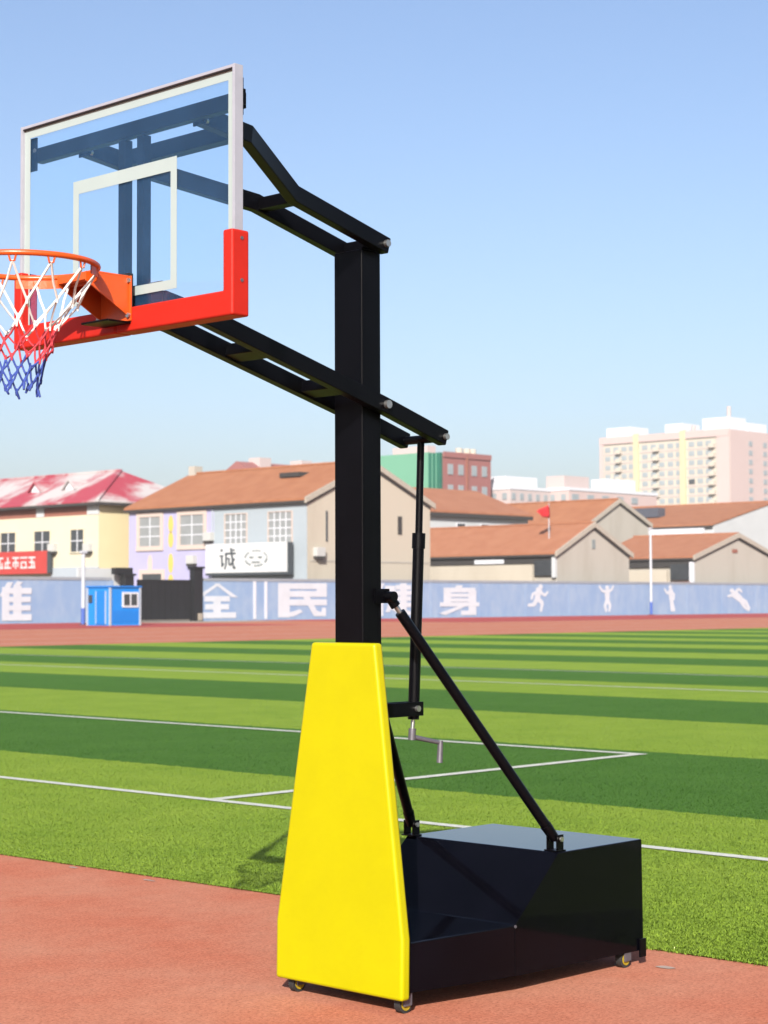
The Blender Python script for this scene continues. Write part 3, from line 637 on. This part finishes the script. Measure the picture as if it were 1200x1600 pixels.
t.part(MB().box(-104.0, -119.0, -106.998, -106.96, 4.85, 5.0), 'gable_band', 'greige')
t.part(MB().box(-111.0, -112.0, -130.0, -130.9, 13.4, 14.5), 'chimney', 'greige')
sk_ = t.part(MB().box(-108.2, -109.6, -112.6, -115.2, 12.55, 12.95), 'roof_hatch', 'eave', .03)
# yellow building
XY_ = -102.12
t = Thing('yellow_building', (-108, -133.3, 0), 'cream building with flaking red hipped roof at the left edge', 'building')
t.part(MB().box(XY_, -116.0, -133.3, -170, 0, 10.76), 'wall', 'ochre', smooth=False)
t.part(MB().box(XY_+.001, XY_+.08, -133.3, -170, 0, 9.71), 'front_wall', 'cream', smooth=False)
t.part(MB().box(XY_+.001, XY_+.06, -135.0, -170, 9.72, 10.74), 'brick_band', 'brick_band', smooth=False)
t.part(MB().box(XY_+.001, XY_+.14, -133.29, -134.98, 9.72, 10.70), 'corner_block', 'off_white', smooth=False)
t.part(MB().box(XY_+.001, XY_+.14, -141.8, -143.0, 9.72, 10.70), 'corner_block', 'off_white', smooth=False)
o_ = .75; zE, zR = 10.8, 14.2; xm = -108.5; y1, y2 = -132.6, -170.
rv = [(XY_+o_, y1, zE), (-115.6-o_, y1, zE), (-115.6-o_, y2, zE), (XY_+o_, y2, zE), (xm, y1-5.6, zR), (xm, y2+5, zR)]
for nm, fs in (('roof_slope', (0, 4, 5, 3)), ('roof_hip', (0, 1, 4)), ('roof_slope', (1, 2, 5, 4))):
    vs = [rv[i] for i in fs]; n = len(vs); up_ = [(x, y, z+.16) for x, y, z in vs]
    t.part(MB().add(vs+up_, [tuple(range(n)), tuple(range(2*n-1, n-1, -1))]+[(i, (i+1) % n, (i+1) % n+n, i+n) for i in range(n)]), nm, 'roof_red', smooth=False)
t.part(MB().box(XY_+o_-.05, XY_+o_+.06, y1, y2, zE-.24, zE+.02).box(XY_+o_-.1, -115.6, y1-.06, y1+.05, zE-.24, zE+.02), 'eave_board', 'eave')
t.part(MB().beam([rv[0][:2]+(zE+.2,), rv[4][:2]+(zR+.2,), rv[5][:2]+(zR+.2,)], .35, .18), 'ridge_cap', 'roof_red')
for y in (-146.4, -140.8):                                   # small dormers
    f_ = [(y-.76, 12.0), (y+.76, 12.0), (y+.76, 12.6), (y, 13.3), (y-.76, 12.6)]
    d_ = t.part(MB().prism(f_, 0, -104.4, -107.6), 'dormer', 'wall_white', smooth=False)
    for s in (1, -1): t.part(MB().prism([(y, 13.32), (y+s*1.05, 12.4), (y+s*1.05, 12.55), (y, 13.48)], 0, -104.1, -107.8), 'dormer_roof', 'roof_red', parent=d_, smooth=False)
for a, b in ((-137.5, -135.5), (-143.3, -140.75), (-148.9, -146.4), (-154.4, -152.0)): window_px(t, XY_+.08, a, b, 6.25, 8.35, 'glass_dk', 'cream', 2, 2, sw=.12)
ac_unit(t, 'x', XY_+.08, -134.6, 6.25); ac_unit(t, 'x', XY_+.08, -140.1, 6.35)
t.part(MB().box(XY_+.09, XY_+.2, -133.2, -140.6, 3.8, 4.8), 'pale_band', 'pale_trim')
# signs
sg = Thing('shop_sign', (XL+.9, -113.7, 3.95), 'white billboard with dark character on the grey house front', 'sign')
y0s, y1s = -118.9, -108.5
pn = sg.part(MB().box(XL+.35, XL+1.0, y0s, y1s, 4.0, 6.55), 'panel', 'sign_white', .02)
sg.part(MB().box(XL+.36, XL+.98, y0s, y1s+.15, 3.78, 3.985), 'sign_base', 'ink')
sg.part(MB().box(XL+.36, XL+.9, y1s+.002, y1s+.14, 3.99, 6.53), 'sign_edge', 'ink')
for y in (-117.9, -113.7, -109.6): sg.part(MB().tube([(XL+.06, y, 5.3), (XL+.36, y, 5.3)], .05, 6), 'wall_bracket', 'ink')
def sign_strokes(S, yl, w, z, h, m, name):
    mb = MB()
    for k, q in enumerate(S):
        if len(q) == 2: (a, b), (c, d) = q; q = [(a, b), (c, b), (c, d), (a, d)]
        mb.prism([(yl+u*w, z+v*h) for u, v in q], 0, XL+1.001, XL+1.02+.004*k)
    return sg.part(mb, name, m, smooth=False)
sign_strokes([r_(.06, .82, .18, .94), r_(.0, .58, .22, .66), r_(.10, .12, .19, .60), [(.10, .12), (.19, .12), (.30, .26), (.24, .32)], r_(.34, .68, 1.0, .77), r_(.36, .2, .45, .70), [(.36, .2), (.45, .2), (.36, .0), (.28, .02)], r_(.45, .46, .62, .53), r_(.56, .2, .63, .5),
              [(.66, .98), (.75, .98), (.92, .1), (.84, .06)], r_(.84, .02, 1.0, .12), [(.9, .5), (.97, .46), (.7, .14), (.64, .2)], r_(.82, .84, .93, .92)], -117.0, 2.1, 4.3, 1.9, 'ink', 'painted_character')
el = []
for k in range(22):
    a = k*math.tau/22
    if k % 4 == 3: continue
    c = (.5+.46*math.cos(a), .5+.46*math.sin(a)); e_ = (.5+.46*math.cos(a+.2), .5+.46*math.sin(a+.2)); i1 = (.5+.40*math.cos(a+.2), .5+.38*math.sin(a+.2)); i0 = (.5+.40*math.cos(a), .5+.38*math.sin(a)); el.append([c, e_, i1, i0])
el += [r_(.26, .52, .40, .60), r_(.60, .52, .74, .60), r_(.34, .26, .66, .32)]
sign_strokes(el, -113.9, 3.2, 4.45, 1.55, 'ink_pale', 'painted_outline')['kind'] = 'stuff'
rs = Thing('shop_banner', (XY_+.9, -146, 4.2), 'red banner sign with white lettering at the left edge', 'sign')
rs.part(MB().box(XY_+.35, XY_+.8, -140.35, -157, 4.24, 6.44), 'panel', 'sign_red', .02)
rs.part(MB().box(XY_+.36, XY_+.78, -140.34, -140.1, 4.3, 6.4), 'sign_edge', 'ink')
glyph = [r_(.0, .84, 1, .98), r_(.42, .0, .58, .98), r_(.1, .46, .9, .58), r_(.0, .0, 1, .14), r_(.08, .14, .22, .5), r_(.78, .14, .92, .5)]
for k in range(6):
    mb = MB(); yl = -149.9+k*1.32
    for j, q in enumerate(glyph):
        if (j+k*2) % 5 == 4: continue
        (a, b), (c, d) = q; mb.prism([(yl+u*1.1, 4.78+v*1.15) for u, v in ((a, b), (c, b), (c, d), (a, d))], 0, XY_+.801, XY_+.82+.004*j)
    rs.part(mb, 'lettering', 'sign_white', smooth=False)

# grey gabled sheds along the wall
t = gable_house('gable_shed', 'grey gabled shed with orange roof just left of the tall white pole', -136.4, -148.2, -142.2, -106, -130, 6.15, 8.95, 'greige', 'roof2')
t.part(MB().box(-136.39, -136.2, -106.1, -129.9, 5.1, 5.75), 'eave_shade_strip', 'eave'); t.part(MB().box(-136.39, -136.1, -106.4, -108.6, 3.9, 5.4), 'opening', 'glass_dk')  # dark strip below the eave stands in for overhang shade
t.part(MB().box(-136.39, -136.05, -106.0, -106.38, 3.7, 5.7), 'door_jamb', 'off_white'); t.part(MB().box(-142.0, -142.5, -105.998, -105.93, 6.6, 7.5), 'gable_vent', 'ink_pale')
t.part(MB().box(-136.39, -136.15, -112.5, -116.3, 5.15, 5.55), 'white_board', 'wall_white'); t.part(MB().box(-136.39, -135.9, -108.7, -129.9, 0, 5.0), 'front_fence', 'beige')
t = gable_house('gable_shed', 'grey gabled shed with orange roof right of the tall white pole', -159.95, -176.7, -168.3, -106, -119.5, 6.05, 8.5, 'greige', 'roof2')
t.part(MB().box(-159.94, -159.7, -106.1, -119.4, 5.0, 5.65), 'eave_shade_strip', 'eave'); t.part(MB().box(-159.94, -159.65, -106.5, -108.9, 3.6, 5.3), 'opening', 'glass_dk')  # overhang shade built as a dark strip below the eave
t.part(MB().box(-159.94, -159.6, -106.0, -106.45, 3.2, 5.5), 'door_jamb', 'wall_white'); t.part(MB().box(-159.94, -159.4, -106.3, -109.2, 0, 3.4), 'brick_sill', 'brick_band')
t.part(MB().box(-159.94, -159.5, -109.3, -119.4, 0, 4.7), 'front_fence', 'beige'); t.part(MB().box(-167.2, -168.2, -105.998, -105.93, 6.6, 7.0), 'gable_vent', 'brick_band')
t = gable_house('gable_shed', 'taller grey gabled house with orange roof behind the two sheds', -167.27, -178.5, -172.5, -125, -146, 10.6, 13.2, 'greige', 'roof')
t.part(MB().box(-167.26, -167.0, -125.2, -145.8, 9.2, 9.95), 'eave_shade_strip', 'eave')  # dark strip in place of the shade beneath the roof edge
t = gable_house('long_house', 'pale grey house with broad orange roof at the right edge', -200.2, -230, -215, -130, -160, 11.3, 14.7, 'off_white', 'roof', gable_trim=False)
t.part(MB().box(-199.5, -199.2, -131.0, -150, 10.2, 10.9), 'white_parapet', 'wall_white'); t.part(MB().box(-199.4, -199.1, -131, -150, 8.9, 9.5), 'white_parapet', 'wall_white')
t.part(MB().box(-205.5, -207.2, -142.5, -146.5, 12.9, 14.2), 'solar_heater', 'solar', .03)
t.part(MB().box(-199.6, -199.3, -150.2, -158, 8.7, 10.4), 'dark_recess', 'glass_dk')
# house whose eaves face the wall (ridge along x)
t = Thing('long_house', (-150, -131, 0), 'white walled house with orange roof right of the big beige gable', 'house')
yr = -139.3; ze, zr = 11.4, 14.4; yb = -147.6
t.part(MB().prism([(-131, 0), (-131, ze), (yr, zr), (yb, ze), (yb, 0)], 0, -130, -162.9), 'wall', 'off_white', smooth=False)
s = (zr-ze)/(-131-yr)
t.part(MB().prism([(yr, zr+.02), (-130.5, ze-.5*s+.02), (-130.5, ze-.5*s+.24), (yr, zr+.24)], 0, -129.8, -163.3), 'roof_slope', 'roof2', smooth=False)
t.part(MB().prism([(yr, zr+.02), (yb-.5, ze-.5*s+.02), (yb-.5, ze-.5*s+.24), (yr, zr+.24)], 0, -129.8, -163.3), 'roof_slope', 'roof2', smooth=False)
t.part(MB().box(-129.9, -163.2, -130.56, -130.46, ze-.60, ze-.17), 'eave_board', 'eave')
for x in (-150.3, -154.4, -159.0): window_px(t, -131, x, x-1.4, 8.9, 10.1, 'glass_dk', 'wall_white', 0, 0, face='y', sw=.09)
# flag
t = Thing('flag', (-139, -109, 0), 'small red flag on a thin pole above the shed roofs', 'flag')
t.part(MB().tube([(-139.0, -109, 0), (-139.0, -109, 11.1)], .05, 8), 'pole', 'pole_white')
fv = []; ff = []
for i in range(7):
    for j in range(5): fv.append((-138.95+i*.32*(1-.1*j), -109+.16*math.sin(i*1.1+j*.5), 11.0-j*.33*(1-i*.10)-i*.13))
for i in range(6):
    for j in range(4): ff.append((i*5+j, i*5+5+j, i*5+6+j, i*5+1+j))
fo = t.part(MB().add(fv, ff), 'cloth', 'flag'); sm = fo.modifiers.new('thickness', 'SOLIDIFY'); sm.thickness = .02

# ------------------------------------------------------------------ distant town
WIN = {}
def grid_windows(t, face, fixed, starts, w, zs, h, glass, frame=True):
    """alike windows share one mesh; each is a part of its building"""
    key = (face, w, h, glass)
    if key not in WIN:
        mb = MB(); mb.box(.002, .12, 0, w, 0, h) if face == 'x' else mb.box(0, w, .002, .12, 0, h)
        me = mb.build('window', glass, smooth=False); WIN[key] = me.data; bpy.data.objects.remove(me)
    for a in starts:
        for z in zs:
            o = bpy.data.objects.new('window', WIN[key]); scene.collection.objects.link(o); o.parent = t.o
            p = Vector((fixed, a, z)) if face == 'x' else Vector((a, fixed, z)); o.location = p-t.loc
# big apartment block
AX, AY = -458.9, -294.2
t = Thing('apartment_block', (AX, AY, 0), 'tall pale pink apartment block with yellow strips on the right skyline', 'building')
yl = -341.5; HT = 51.4
t.part(MB().box(AX, AX-26, AY, yl, 0, HT), 'wall', 'cream_block', smooth=False)
t.part(MB().box(AX-.05, AX-26.5, AY+.08, AY+.002, 0, HT+.3), 'side_wall', 'pink', smooth=False)
t.part(MB().box(AX+.002, AX+.5, AY-.05, yl, HT-1.6, HT+.6), 'parapet', 'pink', smooth=False)
t.part(MB().box(AX+.002, AX+.4, AY-.05, AY-4.4, 0, HT-1.61), 'corner_strip', 'pink', smooth=False); t.part(MB().box(AX+.002, AX+.4, yl+1.4, yl, 0, HT-1.61), 'corner_strip', 'pink', smooth=False)
for y in (-327.6, -310.5): t.part(MB().box(AX+.003, AX+.7, y-.95, y+.95, 0, HT+1.0), 'yellow_strip', 'yellow_strip', smooth=False)
floors = [HT-4.1-2.78*i for i in range(10)]
for z in floors: t.part(MB().box(AX+.002, AX+.16, AY-4.41, yl+1.41, z-.85, z-.50), 'floor_band', 'pale_pink', smooth=False)
cols_ = [-339.6, -336.4, -333.4, -330.6, -325.6, -322.4, -319.4, -316.2, -313.2, -308.6, -305.6, -302.6]
grid_windows(t, 'x', AX, cols_, 2.0, floors, 1.45, 'glass_bl')
for y, k in ((-325.6, 7), (-322.4, 7), (-308.6, 4)): t.part(MB().box(AX+.13, AX+.2, y, y+2.1, floors[k]-.1, floors[k]+1.3), 'dark_pane', 'glass_dk', smooth=False)
for y in (-334.0, -320.0, -300.0):
    for z in floors: t.part(MB().box(AX+.17, AX+1.3, y-.9, y+.9, z-.75, z+.45), 'balcony', 'cream_block', smooth=False)
grid_windows(t, 'y', AY+.08, [AX-12, AX-20], 2.0, floors, 1.45, 'glass_bl')
for y0, y1, h in ((-340.5, -331.0, 3.6), (-318.5, -312.0, 3.4), (-305.0, -295.6, 4.2)): t.part(MB().box(AX-2, AX-11, y0, y1, HT+.001, HT+h), 'roof_house', 'wall_white', smooth=False)
for y, h in ((-309.5, 2.6), (-297.0, 7.5)): t.part(MB().tube([(AX-4, y, HT), (AX-4, y, HT+h)], .6, 8), 'water_tank', 'pale_pink')
t.part(MB().box(AX-15, AX-25, AY-3, AY-12, HT+.001, HT+3.4), 'roof_house', 'wall_white', smooth=False)
# green clad office with brick wing
GX, GY = -220.3, -195.3
t = Thing('office_building', (GX, GY, 0), 'green clad office with red brick end above the orange roofs', 'building')
t.part(MB().box(GX, GX-12.2, GY, GY-17, 0, 25.6), 'wall', 'brickred', smooth=False)
t.part(MB().box(GX+.002, GX+.4, GY-2.6, GY-17, 0, 25.9), 'green_cladding', 'green_panel', smooth=False)
gl = t.part(MB().box(GX+.002, GX+.6, GY-.02, GY-2.58, 0, 25.7), 'glazed_bay', 'green_glass', smooth=False)
for k in range(1, 3): t.part(MB().box(GX+.6, GX+.68, GY-k*.86-.06, GY-k*.86+.06, 0, 25.7), 'mullion', 'green_panel', parent=gl)
t.part(MB().box(GX-5.8, GX-6.2, GY+.002, GY+.25, 0, 25.6), 'brick_pier', 'brick_band', smooth=False)
t.part(MB().box(GX-.1, GX-12.2, GY+.002, GY+.2, 25.0, 25.9), 'parapet', 'brickred', smooth=False)
grid_windows(t, 'y', GY, [GX-2.5, GX-5.1, GX-8.5, GX-11.1], 1.25, [15.4+3.4*i for i in range(3)], 1.7, 'glass_bl')
for x in (GX-7.5, GX-9.5, GX-11): t.part(MB().tube([(x, GY-3, 25.6), (x, GY-3, 27.0)], .6, 8), 'roof_tank', 'cream_block')
t.part(MB().box(GX-3, GX-5, GY-6, GY-14, 25.61, 27.4), 'roof_house', 'pale_pink', smooth=False)
# low pink blocks between
def low_block(x, y, w, dpt, h, m, label, wins=True, tops=()):
    t = Thing('low_block', (x, y, 0), label, 'building', 'low blocks on the skyline')
    t.part(MB().box(x, x-w, y, y-dpt, 0, h), 'wall', m, smooth=False); t.part(MB().box(x+.12, x-w-.12, y+.12, y-dpt, h, h+.5), 'parapet', 'wall_white', smooth=False)
    if wins: grid_windows(t, 'y', y, [x-w*(i+.6)/6 for i in range(5)], w/14, [h-1.7, h-4.5, h-7.3], 1.1, 'glass_bl')
    if wins: grid_windows(t, 'x', x, [y-dpt*(i+.7)/5 for i in range(4)], dpt/12, [h-1.7, h-4.5, h-7.3], 1.1, 'glass_bl')
    for a, b, hh, mm in tops: t.part(MB().box(x-w*a, x-w*b, y-2, y-6, h+.501, h+.5+hh), 'roof_house', mm, smooth=False)
low_block(-236, -194, 13, 12, 20.3, 'pale_pink', 'pale white block beside the brick office', True, ((.1, .75, 1.9, 'wall_white'),))
low_block(-247, -190, 26, 12, 20.4, 'pink', 'low pink block with dark rooftop openings', True, ((.05, .32, 2.2, 'pale_pink'), (.55, .85, 2.2, 'wall_white')))
t = Thing('far_roof', (-199, -208, 0), 'red roofed building peeking above the long orange ridge', 'building')
t.part(MB().box(-187, -212, -205, -211, 0, 21.4), 'wall', 'pink', smooth=False); t.part(MB().prism([(-204.6, 21.41), (-208, 23.2), (-211.4, 21.41)], 0, -186.5, -212), 'roof', 'brickred', smooth=False)
for x in (-190, -199, -204): t.part(MB().box(x, x-2.4, -206.4, -209, 22.0, 23.9), 'dormer', 'pale_pink', smooth=False)

# flakes of white paint on the track
M['flake'] = mat('flaked_paint', lin(200, 176, 160), .9, .15, 30)
for x, y, a, b in ((-1.32, .50, .05, .03), (-1.24, .34, .03, .02), (-1.43, -3.6, .04, .016), (-1.41, -2.9, .05, .014)):
    pl = [(x+b*(.6+.6*random.random())*math.cos(k*math.tau/9), y+a*(.6+.6*random.random())*math.sin(k*math.tau/9)) for k in range(9)]
    sheet('paint_mark', pl, .003, 'flake')

# ------------------------------------------------------------------ thin daylight haze over the town
hm = bpy.data.materials.new('haze'); hm.use_nodes = True; nt = hm.node_tree; nt.nodes.clear()
o = nn(nt, 'ShaderNodeOutputMaterial'); pv = nn(nt, 'ShaderNodeVolumePrincipled')
pv.inputs['Color'].default_value = (.93, .96, 1, 1); pv.inputs['Density'].default_value = .0002; pv.inputs['Anisotropy'].default_value = 0
nt.links.new(pv.outputs[0], o.inputs['Volume'])
hz = MB().box(-3050, 3050, -3050, 3050, -1.1, 64).build('haze', hm, smooth=False); hz['kind'] = 'stuff'; hz['label'] = 'thin pale haze over the sports ground and town'
